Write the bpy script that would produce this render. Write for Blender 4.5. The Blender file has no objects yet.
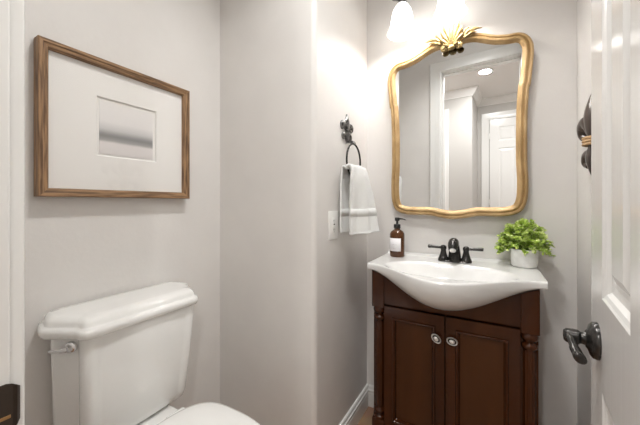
import bpy, bmesh, math, random
from mathutils import Vector, Matrix
random.seed(7)
PI = math.pi
scene = bpy.context.scene
COL = scene.collection

# ------------------------------------------------------------------ camera, world, exposure
cam_d = bpy.data.cameras.new('camera')
cam = bpy.data.objects.new('camera', cam_d)
COL.objects.link(cam)
cam_d.sensor_width = 36.0
cam_d.lens = 297.0 / 640.0 * 36.0
cam_d.shift_y = -9.5 / 640.0
cam_d.clip_start = 0.01
cam.location = (0, 0, 1.12)
cam.rotation_euler = (PI / 2, 0, math.radians(29.786))
scene.camera = cam

world = bpy.data.worlds.new('world')
scene.world = world
world.use_nodes = True
world.node_tree.nodes['Background'].inputs['Color'].default_value = (0.9, 0.95, 1.0, 1)
world.node_tree.nodes['Background'].inputs['Strength'].default_value = 0.05

vs = scene.view_settings
scene.display_settings.display_device = 'sRGB'
vs.view_transform = 'Standard'
vs.look = 'None'
vs.gamma = 1.0
vs.use_curve_mapping = False
vs.exposure = 1.0
scene.cycles.use_denoising = True
scene.cycles.max_bounces = 14
scene.cycles.diffuse_bounces = 8
scene.cycles.glossy_bounces = 6
scene.cycles.transmission_bounces = 8
scene.cycles.transparent_max_bounces = 10
scene.cycles.caustics_reflective = False
scene.cycles.caustics_refractive = False
scene.cycles.sample_clamp_indirect = 6.0

BULB_W = 2.0        # each vanity bulb
HALL_W = 11.0       # each recessed hall lamp, the mirrored one and the added fill
BATH_FILL_W = 64.0        # unseen bathroom ceiling lamp, added as fill
WARM = (1.0, 0.965, 0.925)
NEUT = (1.0, 0.99, 0.97)

# ------------------------------------------------------------------ materials
def mat(name, col, rough=0.5, metal=0.0, coat=0.0, spec=0.5):
    m = bpy.data.materials.new(name)
    m.use_nodes = True
    b = m.node_tree.nodes['Principled BSDF']
    b.inputs['Base Color'].default_value = (*col, 1)
    b.inputs['Roughness'].default_value = rough
    b.inputs['Metallic'].default_value = metal
    b.inputs['Coat Weight'].default_value = coat
    b.inputs['Coat Roughness'].default_value = 0.06
    b.inputs['Specular IOR Level'].default_value = spec
    return m

def nd(m, kind, **kw):
    n = m.node_tree.nodes.new(kind)
    for k, v in kw.items():
        if k in n.inputs:
            n.inputs[k].default_value = v
        else:
            setattr(n, k, v)
    return n

def ln(m, a, ao, b, bi):
    m.node_tree.links.new(a.outputs[ao], b.inputs[bi])

def bsdf(m):
    return m.node_tree.nodes['Principled BSDF']

def coords(m, scale=(1, 1, 1)):
    tc = nd(m, 'ShaderNodeTexCoord')
    mp = nd(m, 'ShaderNodeMapping')
    mp.inputs['Scale'].default_value = scale
    ln(m, tc, 'Object', mp, 'Vector')
    return mp

def noise_bump(m, scale, strength, dist=0.002, stretch=(1, 1, 1), detail=3):
    mp = coords(m, stretch)
    n = nd(m, 'ShaderNodeTexNoise', Scale=scale, Detail=detail)
    bp = nd(m, 'ShaderNodeBump', Strength=strength, Distance=dist)
    ln(m, mp, 'Vector', n, 'Vector')
    ln(m, n, 'Fac', bp, 'Height')
    ln(m, bp, 'Normal', bsdf(m), 'Normal')
    return n

def noise_color(m, scale, c0, c1, stretch=(1, 1, 1), detail=4, p0=0.35, p1=0.65, dist=0.0):
    mp = coords(m, stretch)
    n = nd(m, 'ShaderNodeTexNoise', Scale=scale, Detail=detail, Distortion=dist)
    r = nd(m, 'ShaderNodeValToRGB')
    r.color_ramp.elements[0].color = (*c0, 1); r.color_ramp.elements[0].position = p0
    r.color_ramp.elements[1].color = (*c1, 1); r.color_ramp.elements[1].position = p1
    ln(m, mp, 'Vector', n, 'Vector'); ln(m, n, 'Fac', r, 'Fac')
    ln(m, r, 'Color', bsdf(m), 'Base Color')
    return r

M = {}
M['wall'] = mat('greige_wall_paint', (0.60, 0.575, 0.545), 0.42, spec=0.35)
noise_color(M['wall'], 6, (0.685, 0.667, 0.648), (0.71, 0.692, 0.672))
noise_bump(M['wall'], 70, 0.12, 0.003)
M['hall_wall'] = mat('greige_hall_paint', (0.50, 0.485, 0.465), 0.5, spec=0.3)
M['ceiling'] = mat('white_ceiling_paint', (0.80, 0.79, 0.775), 0.7)
noise_bump(M['ceiling'], 60, 0.15, 0.003)
M['trim'] = mat('white_trim_paint', (0.77, 0.77, 0.755), 0.25)
noise_bump(M['trim'], 25, 0.05, 0.002)
M['door'] = mat('white_door_paint', (0.76, 0.76, 0.75), 0.2)
noise_bump(M['door'], 60, 0.25, 0.0012, (1, 1, 0.04), 4)
M['porcelain'] = mat('white_porcelain', (0.80, 0.80, 0.785), 0.07, coat=0.5)
M['marble'] = mat('white_cultured_marble', (0.84, 0.84, 0.83), 0.12, coat=0.3)
noise_color(M['marble'], 5, (0.70, 0.70, 0.69), (0.74, 0.74, 0.73), dist=1.5)
M['cherry'] = mat('dark_cherry_wood', (0.05, 0.016, 0.007), 0.16, spec=0.38)
noise_color(M['cherry'], 9, (0.033, 0.0088, 0.0026), (0.064, 0.0188, 0.0055), (1, 1, 0.10), 5, 0.3, 0.7)
M['cherry_panel'] = mat('worn_cherry_wood_panel', (0.09, 0.038, 0.014), 0.28, spec=0.32)
noise_color(M['cherry_panel'], 7, (0.050, 0.0170, 0.0052), (0.086, 0.0300, 0.0088), (1, 1, 0.12), 5, 0.3, 0.7)
M['black_inlay'] = mat('black_knob_inlay', (0.008, 0.005, 0.004), 0.7)  # black ring set into the cabinet knobs
M['bronze'] = mat('oil_rubbed_bronze', (0.040, 0.036, 0.034), 0.24, 0.6)
noise_color(M['bronze'], 30, (0.022, 0.021, 0.020), (0.052, 0.048, 0.045))
M['bronze_dark'] = mat('dark_brown_bronze', (0.050, 0.036, 0.027), 0.33, 0.55)
M['pewter'] = mat('antique_pewter', (0.22, 0.215, 0.21), 0.28, 0.9)
noise_color(M['pewter'], 60, (0.03, 0.029, 0.028), (0.30, 0.295, 0.29))
M['nickel'] = mat('brushed_nickel', (0.85, 0.84, 0.82), 0.32, 0.55)
M['chrome'] = mat('chrome', (0.75, 0.75, 0.76), 0.08, 1.0)
M['brass'] = mat('worn_brass', (0.42, 0.25, 0.11), 0.35, 0.9)
M['gold'] = mat('antique_gold_paint', (0.62, 0.40, 0.16), 0.42, 0.25)
noise_color(M['gold'], 18, (0.36, 0.23, 0.095), (0.54, 0.37, 0.185), (1, 1, 0.5))
M['pale_gold'] = mat('pale_gold_leaf', (0.78, 0.64, 0.34), 0.42, 0.2)
noise_color(M['pale_gold'], 45, (0.25, 0.165, 0.055), (0.36, 0.26, 0.11))
M['oak'] = mat('brown_oak_wood', (0.25, 0.135, 0.06), 0.5)
noise_color(M['oak'], 170, (0.11, 0.058, 0.027), (0.34, 0.20, 0.10), (1, 0.06, 1), 5, 0.38, 0.62)
M['oak_v'] = mat('brown_oak_wood_upright', (0.25, 0.135, 0.06), 0.5)
noise_color(M['oak_v'], 170, (0.11, 0.058, 0.027), (0.34, 0.20, 0.10), (1, 1, 0.06), 5, 0.38, 0.62)
M['mat_board'] = mat('white_mat_board', (0.84, 0.825, 0.80), 0.8)
noise_bump(M['mat_board'], 300, 0.1, 0.0005)
M['towel'] = mat('white_terry_cotton', (0.83, 0.84, 0.83), 0.95, spec=0.15)
bsdf(M['towel']).inputs['Sheen Weight'].default_value = 0.4
noise_bump(M['towel'], 420, 0.8, 0.004, detail=2)
M['towel_band'] = mat('white_flat_woven_cotton', (0.74, 0.75, 0.74), 0.9, spec=0.15)
noise_bump(M['towel_band'], 300, 0.25, 0.002, (1, 1, 4))
M['plastic_white'] = mat('white_plastic', (0.82, 0.82, 0.80), 0.3)
M['slot'] = mat('dark_slot', (0.10, 0.10, 0.10), 0.6)
M['black_plastic'] = mat('black_plastic', (0.012, 0.012, 0.012), 0.35)
M['label'] = mat('white_paper_label', (0.80, 0.79, 0.81), 0.6)
M['label_ink'] = mat('grey_print_ink', (0.35, 0.34, 0.36), 0.7)
M['ceramic'] = mat('matte_white_ceramic', (0.74, 0.735, 0.725), 0.55)
noise_color(M['ceramic'], 60, (0.70, 0.695, 0.685), (0.78, 0.775, 0.765))
M['soil'] = mat('dark_potting_soil', (0.03, 0.022, 0.015), 0.95)
noise_bump(M['soil'], 120, 1.0, 0.006)
M['stem'] = mat('green_stem', (0.16, 0.26, 0.06), 0.6)
M['tan_rope'] = mat('tan_rope', (0.50, 0.33, 0.18), 0.7)
M['carved'] = mat('dark_carved_wood', (0.060, 0.042, 0.034), 0.28)
noise_color(M['carved'], 20, (0.030, 0.020, 0.016), (0.070, 0.049, 0.040), (1, 1, 0.4))

M['floor'] = mat('tan_wood_planks', (0.38, 0.22, 0.13), 0.35)
mp = coords(M['floor'])
br = nd(M['floor'], 'ShaderNodeTexBrick', Scale=1.0)
br.inputs['Brick Width'].default_value = 0.9
br.inputs['Row Height'].default_value = 0.12
br.inputs['Mortar Size'].default_value = 0.0015
br.inputs['Color1'].default_value = (0.42, 0.255, 0.155, 1)
br.inputs['Color2'].default_value = (0.34, 0.195, 0.115, 1)
br.inputs['Mortar'].default_value = (0.12, 0.07, 0.04, 1)
mp.inputs['Rotation'].default_value = (0, 0, PI / 2)
gm = nd(M['floor'], 'ShaderNodeTexNoise', Scale=14.0, Detail=5.0)
mx = nd(M['floor'], 'ShaderNodeMixRGB', blend_type='MULTIPLY')
mx.inputs['Fac'].default_value = 0.4
ln(M['floor'], mp, 'Vector', br, 'Vector'); ln(M['floor'], mp, 'Vector', gm, 'Vector')
ln(M['floor'], br, 'Color', mx, 'Color1'); ln(M['floor'], gm, 'Color', mx, 'Color2')
ln(M['floor'], mx, 'Color', bsdf(M['floor']), 'Base Color')

# leaves: a little different from leaf to leaf
m = M['leaf'] = mat('bright_green_leaf', (0.3, 0.5, 0.08), 0.45)
ge = nd(m, 'ShaderNodeNewGeometry')
rr = nd(m, 'ShaderNodeValToRGB')
e = rr.color_ramp.elements
e[0].color = (0.30, 0.46, 0.06, 1); e[0].position = 0.0
e[1].color = (0.80, 0.86, 0.46, 1); e[1].position = 1.0
k = e.new(0.5); k.color = (0.58, 0.72, 0.17, 1)
ln(m, ge, 'Random Per Island', rr, 'Fac'); ln(m, rr, 'Color', bsdf(m), 'Base Color')
tr = nd(m, 'ShaderNodeBsdfTranslucent'); ms = nd(m, 'ShaderNodeMixShader'); ms.inputs['Fac'].default_value = 0.3
ln(m, rr, 'Color', tr, 'Color')
ln(m, bsdf(m), 'BSDF', ms, 1); ln(m, tr, 'BSDF', ms, 2)
ln(m, ms, 'Shader', m.node_tree.nodes['Material Output'], 'Surface')

# mirror glass
M['mirror'] = mat('silvered_mirror', (0.93, 0.94, 0.94), 0.0, 1.0)

# clear pane: fresnel mix of see-through and reflection
m = M['pane'] = bpy.data.materials.new('clear_glass_pane')
m.use_nodes = True
m.node_tree.nodes.remove(bsdf(m))
fr = nd(m, 'ShaderNodeFresnel', IOR=1.5)
tb = nd(m, 'ShaderNodeBsdfTransparent'); gb = nd(m, 'ShaderNodeBsdfGlossy', Roughness=0.02)
ms = nd(m, 'ShaderNodeMixShader')
gg = nd(m, 'ShaderNodeNewGeometry'); inv = nd(m, 'ShaderNodeMath', operation='SUBTRACT'); inv.inputs[0].default_value = 1.0
mu = nd(m, 'ShaderNodeMath', operation='MULTIPLY')
ln(m, gg, 'Backfacing', inv, 1); ln(m, fr, 'Fac', mu, 0); ln(m, inv, 'Value', mu, 1)
ln(m, mu, 'Value', ms, 0); ln(m, tb, 'BSDF', ms, 1); ln(m, gb, 'BSDF', ms, 2)
ln(m, ms, 'Shader', m.node_tree.nodes['Material Output'], 'Surface')

# amber bottle glass
m = M['amber'] = mat('amber_glass', (0.15, 0.052, 0.014), 0.05)
bsdf(m).inputs['Transmission Weight'].default_value = 0.55
bsdf(m).inputs['IOR'].default_value = 1.45

# print: a quiet grey seascape, bands by height on the sheet
m = M['print'] = mat('grey_seascape_print', (0.8, 0.8, 0.8), 0.75)
tc = nd(m, 'ShaderNodeTexCoord'); sp = nd(m, 'ShaderNodeSeparateXYZ')
mr = nd(m, 'ShaderNodeMapRange')
mr.inputs['From Min'].default_value = 1.28 - 1.138
mr.inputs['From Max'].default_value = 1.468 - 1.138
nz = nd(m, 'ShaderNodeTexNoise', Scale=16.0, Detail=4.0)
ad = nd(m, 'ShaderNodeMath', operation='MULTIPLY_ADD'); ad.inputs[1].default_value = 0.03
cr = nd(m, 'ShaderNodeValToRGB')
stops = [(0.0, (0.70, 0.67, 0.66)), (0.24, (0.72, 0.685, 0.68)), (0.285, (0.36, 0.355, 0.35)), (0.36, (0.25, 0.25, 0.25)),
         (0.40, (0.30, 0.30, 0.305)), (0.48, (0.58, 0.575, 0.575)), (0.62, (0.78, 0.765, 0.76)), (1.0, (0.82, 0.80, 0.785))]
e = cr.color_ramp.elements
e[0].position, e[0].color = stops[0][0], (*stops[0][1], 1)
e[1].position, e[1].color = stops[-1][0], (*stops[-1][1], 1)
for p, c in stops[1:-1]:
    q = e.new(p); q.color = (*c, 1)
ln(m, tc, 'Object', sp, 'Vector'); ln(m, sp, 'Z', mr, 'Value'); ln(m, tc, 'Object', nz, 'Vector')
ln(m, nz, 'Fac', ad, 0); ln(m, mr, 'Result', ad, 2); ln(m, ad, 'Value', cr, 'Fac')
ln(m, cr, 'Color', bsdf(m), 'Base Color')

def emit(name, col, strength, base=(0.9, 0.9, 0.9)):
    m = mat(name, base, 0.4)
    bsdf(m).inputs['Emission Color'].default_value = (*col, 1)
    bsdf(m).inputs['Emission Strength'].default_value = strength
    return m
M['shade'] = emit('lit_frosted_glass', WARM, 1.6)
M['bulb'] = emit('lit_bulb', WARM, 6.0)
M['lens'] = emit('lit_lamp_lens', NEUT, 14.0)

# ------------------------------------------------------------------ mesh tools (world coordinates)
def rot_about(p, piv, axis, ang):
    return Matrix.Rotation(ang, 4, axis) @ (Vector(p) - Vector(piv)) + Vector(piv)

class MB:
    def __init__(s):
        s.v = []; s.f = []
    def add(s, vs, fs):
        o = len(s.v)
        s.v += [Vector(q) for q in vs]
        s.f += [tuple(i + o for i in q) for q in fs]
        return s
    def box(s, x0, x1, y0, y1, z0, z1, bev=0.0, seg=2):
        if bev <= 0:
            vs = [(x, y, z) for z in (z0, z1) for (x, y) in ((x0, y0), (x1, y0), (x1, y1), (x0, y1))]
            s.add(vs, [(3, 2, 1, 0), (4, 5, 6, 7), (0, 1, 5, 4), (1, 2, 6, 5), (2, 3, 7, 6), (3, 0, 4, 7)])
            return s
        b = bmesh.new()
        bmesh.ops.create_cube(b, size=1.0)
        for q in b.verts:
            q.co = Vector(((x0 + x1) / 2 + q.co.x * (x1 - x0), (y0 + y1) / 2 + q.co.y * (y1 - y0), (z0 + z1) / 2 + q.co.z * (z1 - z0)))
        bmesh.ops.bevel(b, geom=list(b.edges), offset=bev, segments=seg, profile=0.5, affect='EDGES')
        b.verts.index_update()
        s.add([q.co for q in b.verts], [[q.index for q in f.verts] for f in b.faces])
        b.free()
        return s
    def loft(s, rings, close=True, caps=(True, True)):
        n = len(rings[0]); vs = [p for r in rings for p in r]; fs = []
        for i in range(len(rings) - 1):
            for j in range(n if close else n - 1):
                k = (j + 1) % n
                fs.append((i * n + j, i * n + k, (i + 1) * n + k, (i + 1) * n + j))
        if caps[0]: fs.append(tuple(reversed(range(n))))
        if caps[1]: fs.append(tuple(range((len(rings) - 1) * n, len(rings) * n)))
        return s.add(vs, fs)
    def lathe(s, prof, c=(0, 0, 0), axis=(0, 0, 1), n=32, caps=(True, True)):
        """prof: (radius, distance along axis)"""
        a = Vector(axis).normalized()
        u = a.orthogonal().normalized(); w = a.cross(u)
        rings = []
        for r, h in prof:
            rings.append([Vector(c) + a * h + (u * math.cos(t) + w * math.sin(t)) * max(r, 1e-5) for t in (2 * PI * j / n for j in range(n))])
        return s.loft(rings, True, caps)
    def tube(s, pts, rad, n=12, caps=(True, True), flat=1.0):
        pts = [Vector(p) for p in pts]
        if not hasattr(rad, '__len__'): rad = [rad] * len(pts)
        up = None; rings = []
        for i, p in enumerate(pts):
            t = (pts[min(i + 1, len(pts) - 1)] - pts[max(i - 1, 0)]).normalized()
            if up is None: up = t.orthogonal().normalized()
            up = (up - t * up.dot(t)).normalized()
            w = t.cross(up)
            rings.append([p + (up * math.cos(a) * flat + w * math.sin(a)) * rad[i] for a in (2 * PI * j / n for j in range(n))])
        return s.loft(rings, True, caps)
    def ball(s, c, r, n=16, m=10, sc=(1, 1, 1)):
        rings = []
        for i in range(1, m):
            t = PI * i / m
            rings.append([(c[0] + r * sc[0] * math.sin(t) * math.cos(2 * PI * j / n), c[1] + r * sc[1] * math.sin(t) * math.sin(2 * PI * j / n), c[2] - r * sc[2] * math.cos(t)) for j in range(n)])
        return s.loft(rings)
    def torus(s, c, R, r, axis=(0, 0, 1), n=48, m=12, a0=0, a1=2 * PI):
        a = Vector(axis).normalized(); u = a.orthogonal().normalized(); w = a.cross(u)
        rings = []
        for i in range(n):
            t = 2 * PI * i / n
            d = u * math.cos(t) + w * math.sin(t)
            rings.append([Vector(c) + d * (R + r * math.cos(q)) + a * r * math.sin(q) for q in (2 * PI * j / m for j in range(m))])
        rings.append(rings[0])
        return s.loft(rings, True, (False, False))
    def prism(s, poly, z0, z1):
        return s.loft([[(x, y, z0) for x, y in poly], [(x, y, z1) for x, y in poly]])
    def build(s, name, material, parent=None, smooth=35, xf=None, weld=True):
        off = Vector((0, 0, 0)); q = parent
        while q is not None:
            off += q.location; q = q.parent
        vs = [(xf(p) if xf else p) for p in s.v]
        me = bpy.data.meshes.new(name)
        me.from_pydata([tuple(Vector(p) - off) for p in vs], [], s.f)
        b = bmesh.new(); b.from_mesh(me)
        if weld: bmesh.ops.remove_doubles(b, verts=b.verts, dist=1e-6)
        bmesh.ops.recalc_face_normals(b, faces=b.faces)
        b.to_mesh(me); b.free()
        me.materials.append(material)
        if smooth:
            for p in me.polygons: p.use_smooth = True
            me.set_sharp_from_angle(angle=math.radians(smooth))
        o = bpy.data.objects.new(name, me)
        COL.objects.link(o)
        if parent is not None: o.parent = parent
        return o

def thing(name, label, cat, loc=(0, 0, 0), group=None):
    o = bpy.data.objects.new(name, None)
    o.empty_display_size = 0.05
    COL.objects.link(o)
    o.location = loc
    o['label'] = label; o['category'] = cat
    if group: o['group'] = group
    return o

def struct(o, label=None, cat=None):
    o['kind'] = 'structure'
    if label: o['label'] = label
    if cat: o['category'] = cat
    return o

def copy_thing(root, loc, label):
    r = root.copy(); COL.objects.link(r); r.location = loc; r['label'] = label
    for ch in list(root.children):
        c = ch.copy(); COL.objects.link(c); c.parent = r
        for g in list(ch.children):
            d = g.copy(); COL.objects.link(d); d.parent = c
    return r

def catmull(pts, per=6, closed=False):
    P = [Vector(p) for p in pts]; n = len(P); out = []
    for i in range(n if closed else n - 1):
        if closed: a, b, c, d = P[(i - 1) % n], P[i], P[(i + 1) % n], P[(i + 2) % n]
        else: a, b, c, d = P[max(i - 1, 0)], P[i], P[i + 1], P[min(i + 2, n - 1)]
        for j in range(per):
            t = j / per
            out.append(0.5 * ((2 * b) + (c - a) * t + (2 * a - 5 * b + 4 * c - d) * t * t + (3 * b - a - 3 * c + d) * t ** 3))
    if not closed: out.append(P[-1])
    return out

def rrect(x0, x1, y0, y1, r, n=6):
    out = []
    for cx, cy, a in ((x1 - r, y1 - r, 0), (x0 + r, y1 - r, PI / 2), (x0 + r, y0 + r, PI), (x1 - r, y0 + r, 1.5 * PI)):
        for j in range(n + 1):
            t = a + PI / 2 * j / n
            out.append((cx + r * math.cos(t), cy + r * math.sin(t)))
    return out

def paneled(mb, org, u, v, n, ub, vb, cells, steps, thick, both=True):
    """slab of grid cells; chosen cells carry nested panel rings. steps: (inset, height along n)"""
    org, u, v, n = Vector(org), Vector(u), Vector(v), Vector(n)
    def face(sgn):
        base = org if sgn > 0 else org - n * thick
        N = n * sgn
        for i in range(len(ub) - 1):
            for j in range(len(vb) - 1):
                a0, a1, b0, b1 = ub[i], ub[i + 1], vb[j], vb[j + 1]
                def rect(ins, h):
                    return [base + u * x + v * y + N * h for x, y in ((a0 + ins, b0 + ins), (a1 - ins, b0 + ins), (a1 - ins, b1 - ins), (a0 + ins, b1 - ins))]
                if (i, j) in cells:
                    mb.loft([rect(0, 0)] + [rect(a, h) for a, h in steps], True, (False, True))
                else:
                    mb.add(rect(0, 0), [(0, 1, 2, 3)])
    face(1)
    if both: face(-1)
    else: mb.add([org - n * thick + u * x + v * y for x, y in ((ub[0], vb[0]), (ub[-1], vb[0]), (ub[-1], vb[-1]), (ub[0], vb[-1]))], [(0, 1, 2, 3)])
    # rim, following the grid so that it welds
    per = [(x, vb[0]) for x in ub] + [(ub[-1], y) for y in vb[1:]] + [(x, vb[-1]) for x in reversed(ub[:-1])] + [(ub[0], y) for y in reversed(vb[1:-1])]
    mb.loft([[org + u * x + v * y for x, y in per], [org - n * thick + u * x + v * y for x, y in per]], True, (False, False))
    return mb

# ------------------------------------------------------------------ room numbers (metres; camera stands in the doorway)
LX, TX, RX = -1.126, -0.595, 0.307      # left wall, towel wall, right wall
AY, VY = 1.0, 1.567                      # alcove wall, vanity wall
FY, HY = 0.122, 0.0                      # doorway wall: room face and hall face
JL, JR, HEAD = -0.5, 0.115, 2.335        # door opening
CZ = 2.74

# ------------------------------------------------------------------ structure
struct(MB().box(-2.7, 1.7, -2.4, 1.7, -0.05, 0).build('floor', M['floor'], smooth=0))
struct(MB().box(-2.7, 1.7, -2.4, 1.7, CZ, CZ + 0.05).build('ceiling', M['ceiling'], smooth=0))
struct(MB().box(LX - 0.1, LX, FY, AY + 0.1, 0, CZ).build('wall_left', M['wall'], smooth=0))
r = 0.022
arc = [(TX - r + r * math.sin(t), AY + r - r * math.cos(t)) for t in (PI / 2 * j / 10 for j in range(11))]
struct(MB().prism([(LX, AY)] + arc + [(TX - 0.1, AY + r), (TX - 0.1, AY + 0.1), (LX, AY + 0.1)], 0, CZ).build('wall_alcove', M['wall'], smooth=40))
struct(MB().box(TX - 0.1, TX, AY + r, VY, 0, CZ).build('wall_towel_side', M['wall'], smooth=0))
struct(MB().box(TX - 0.1, RX + 0.1, VY, VY + 0.1, 0, CZ).build('wall_back', M['wall'], smooth=0))
struct(MB().box(RX, RX + 0.1, FY, VY, 0, CZ).build('wall_right', M['wall'], smooth=0))
w = MB().box(-2.6, JL - 0.02, HY, FY, 0, CZ).box(JR + 0.02, 1.6, HY, FY, 0, CZ).box(JL - 0.02, JR + 0.02, HY, FY, HEAD + 0.02, CZ)
struct(w.build('wall_front', M['wall'], smooth=0))
# hall behind the camera
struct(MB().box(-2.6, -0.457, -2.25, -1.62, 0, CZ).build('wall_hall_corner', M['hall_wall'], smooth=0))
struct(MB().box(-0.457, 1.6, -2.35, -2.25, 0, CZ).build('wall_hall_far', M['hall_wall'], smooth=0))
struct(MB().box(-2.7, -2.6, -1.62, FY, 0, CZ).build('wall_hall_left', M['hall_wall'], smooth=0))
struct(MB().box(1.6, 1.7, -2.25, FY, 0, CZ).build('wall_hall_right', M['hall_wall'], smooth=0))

# doorway trim: jamb lining, door stop and casing on both faces of the wall
def casing_ring(mb, x0, x1, top, y, side, wd=0.095):
    """three-sided moulded casing around an opening; y = wall face, side = outward sign along y"""
    prof = [(0.0, 0.0), (0.0, 0.0145), (0.0006, 0.0163), (0.0022, 0.0178), (0.0045, 0.0185), (0.012, 0.0185), (0.020, 0.014), (0.055, 0.014), (0.070, 0.017), (wd - 0.006, 0.019), (wd, 0.015), (wd, 0.0)]
    rings = []
    for px, pz, sx, sz in ((x0, 0.0, -1, 0), (x0, top, -1, 1), (x1, top, 1, 1), (x1, 0.0, 1, 0)):
        rings.append([(px + sx * d, y + side * h, pz + sz * d) for d, h in prof])
    mb.loft(rings, True)
    return mb
j = MB()
j.box(JL - 0.02, JL, HY, FY + 0.003, 0, HEAD, 0.003, 3).box(JR, JR + 0.02, HY, FY + 0.003, 0, HEAD, 0.0015).box(JL - 0.02, JR + 0.02, HY, FY + 0.003, HEAD, HEAD + 0.02, 0.0015)
j.box(JL, JL + 0.011, 0.045, 0.082, 0, HEAD, 0.002).box(JR - 0.011, JR, 0.045, 0.082, 0, HEAD, 0.002).box(JL, JR, 0.045, 0.082, HEAD - 0.011, HEAD, 0.002)
casing_ring(j, JL - 0.006, JR + 0.006, HEAD + 0.006, FY, 1)
casing_ring(j, JL - 0.006, JR + 0.006, HEAD + 0.006, HY, -1)
jamb = struct(j.build('trim_1', M['trim'], smooth=30), 'white moulded casing and jamb of the doorway at the left picture edge', 'door trim')
# strike plate in the jamb, with its curled lip
sp_ = MB()
path = [(JL + 0.001, 0.095), (JL + 0.001, 0.121), (JL + 0.0008, 0.126), (JL - 0.001, 0.1305), (JL - 0.005, 0.134)]
zt = [(0.845, 0.905), (0.845, 0.905), (0.847, 0.903), (0.851, 0.899), (0.855, 0.895)]
for (a, b), (c, d), (z0, z1), (z2, z3) in zip(path[:-1], path[1:], zt[:-1], zt[1:]):
    sp_.loft([[(a, b, z0), (a + 0.0016, b + 0.0004, z0), (a + 0.0016, b + 0.0004, z1), (a, b, z1)], [(c, d, z2), (c + 0.0016, d + 0.0004, z2), (c + 0.0016, d + 0.0004, z3), (c, d, z3)]])
strike = sp_.build('strike_plate', M['bronze_dark'], jamb)
MB().box(JL + 0.0024, JL + 0.0036, 0.1, 0.1245, 0.8635, 0.8675, 0.0005).build('latch_rim', M['brass'], strike)

# baseboards
BB = [(0.0, 0.0), (0.0135, 0.0), (0.0135, 0.072), (0.0115, 0.076), (0.0115, 0.082), (0.0135, 0.085), (0.0135, 0.0905), (0.0095, 0.094), (0.0085, 0.099), (0.0095, 0.104), (0.007, 0.110), (0.004, 0.113), (0.0, 0.113)]
def baseboard(name, a, b, nrm):
    a, b, nrm = Vector((*a, 0)), Vector((*b, 0)), Vector((*nrm, 0))
    mb = MB().loft([[a + nrm * d + Vector((0, 0, z)) for d, z in BB], [b + nrm * d + Vector((0, 0, z)) for d, z in BB]])
    return struct(mb.build(name, M['trim'], smooth=0))
baseboard('baseboard_left', (LX, FY), (LX, AY), (1, 0))
baseboard('baseboard_alcove', (LX + 0.0135, AY), (TX, AY), (0, -1))
baseboard('baseboard_towel_side', (TX, AY), (TX, VY), (1, 0))
baseboard('baseboard_back', (TX + 0.0135, VY), (RX, VY), (0, -1))
baseboard('baseboard_right', (RX, VY - 0.0135), (RX, 0.75), (-1, 0))
baseboard('baseboard_hall_corner', (-0.70, -1.62), (-0.457, -1.62), (0, 1))

# hall crown moulding
CR = [(0.0, 0.0), (0.0, 0.105), (0.012, 0.105), (0.018, 0.092), (0.030, 0.085), (0.055, 0.050), (0.072, 0.022), (0.085, 0.014), (0.085, 0.0)]
def crown(name, pts):
    """pts: (x, y, nx, ny) with mitre normals"""
    rings = [[(x + nx * d, y + ny * d, CZ - z) for d, z in CR] for x, y, nx, ny in pts]
    return struct(MB().loft(rings).build(name, M['trim'], smooth=25))
crown('trim_2', [(-2.6, -1.62, 0, 1), (-0.457, -1.62, 1, 1), (-0.457, -2.25, 1, 1), (1.6, -2.25, 0, 1)])

# hall doors (seen in the mirror)
def panel_door(name, x0, x1, y, top, hinges_left=True):
    wdt = x1 - x0
    st = 0.115 * wdt / 0.76
    mid = 0.10 * wdt / 0.76
    pw = (wdt - 2 * st - mid) / 2
    ub = [0, st, st + pw, st + pw + mid, wdt - st, wdt]
    vb = [0.012, 0.24, 0.80, 0.96, top - 0.44, top - 0.335, top - 0.115, top]
    mb = paneled(MB(), (x0, y, 0), (1, 0, 0), (0, 0, 1), (0, 1, 0), ub, vb, {(i, k) for i in (1, 3) for k in (1, 3, 5)},
                 [(0.012, -0.008), (0.022, -0.009), (0.045, -0.003)], 0.035)
    o = struct(mb.build(name, M['door'], smooth=0))
    hx = x0 - 0.002 if hinges_left else x1 + 0.002
    for z in (0.25, 1.13, 2.15):
        MB().lathe([(0.006, -0.045), (0.007, -0.044), (0.007, 0.044), (0.006, 0.045)], (hx, y + 0.004, z), n=12).build('hinge', M['nickel'], o)
    return o
hd = panel_door('door_2', -0.285, 0.475, -2.222, 2.40)
hd['label'] = 'white six panel hall door reflected in the mirror'; hd['category'] = 'door'
struct(casing_ring(MB(), -0.295, 0.485, 2.41, -2.25, 1, 0.105).build('trim_3', M['trim'], smooth=30))
hd2 = panel_door('door_3', -1.62, -0.86, -1.592, 2.40)
struct(casing_ring(MB(), -1.63, -0.85, 2.41, -1.62, 1, 0.09).build('trim_4', M['trim'], smooth=30))

# ------------------------------------------------------------------ recessed ceiling lamps (the mirrored hall lamp is real, the rest are added fill)
def downlight(x, y, watts, label, size=0.13, spot=False):
    t = thing('recessed_ceiling_light', label, 'ceiling light', (x, y, CZ))
    MB().lathe([(0.062, 0.0), (0.085, 0.0), (0.088, -0.003), (0.084, -0.007), (0.066, -0.009), (0.062, -0.006)], (x, y, CZ), n=40, caps=(False, False)).build('trim_ring', M['trim'], t)
    MB().lathe([(0.0, -0.0015), (0.064, -0.0015), (0.064, -0.004), (0.0, -0.004)], (x, y, CZ), n=40).build('lens', M['lens'], t)
    if spot:
        L = bpy.data.lights.new('lamp', 'SPOT'); L.spot_size = math.radians(126); L.spot_blend = 0.9; L.shadow_soft_size = 0.14
    else:
        L = bpy.data.lights.new('lamp', 'AREA'); L.shape = 'DISK'; L.size = size
    L.energy = watts; L.color = NEUT
    o = bpy.data.objects.new('lamp', L); COL.objects.link(o); o.parent = t; o.location = (0, 0, -0.012)
    return t
downlight(-0.25, -1.10, HALL_W, 'round recessed light in the hall ceiling, glowing in the mirror')
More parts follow.
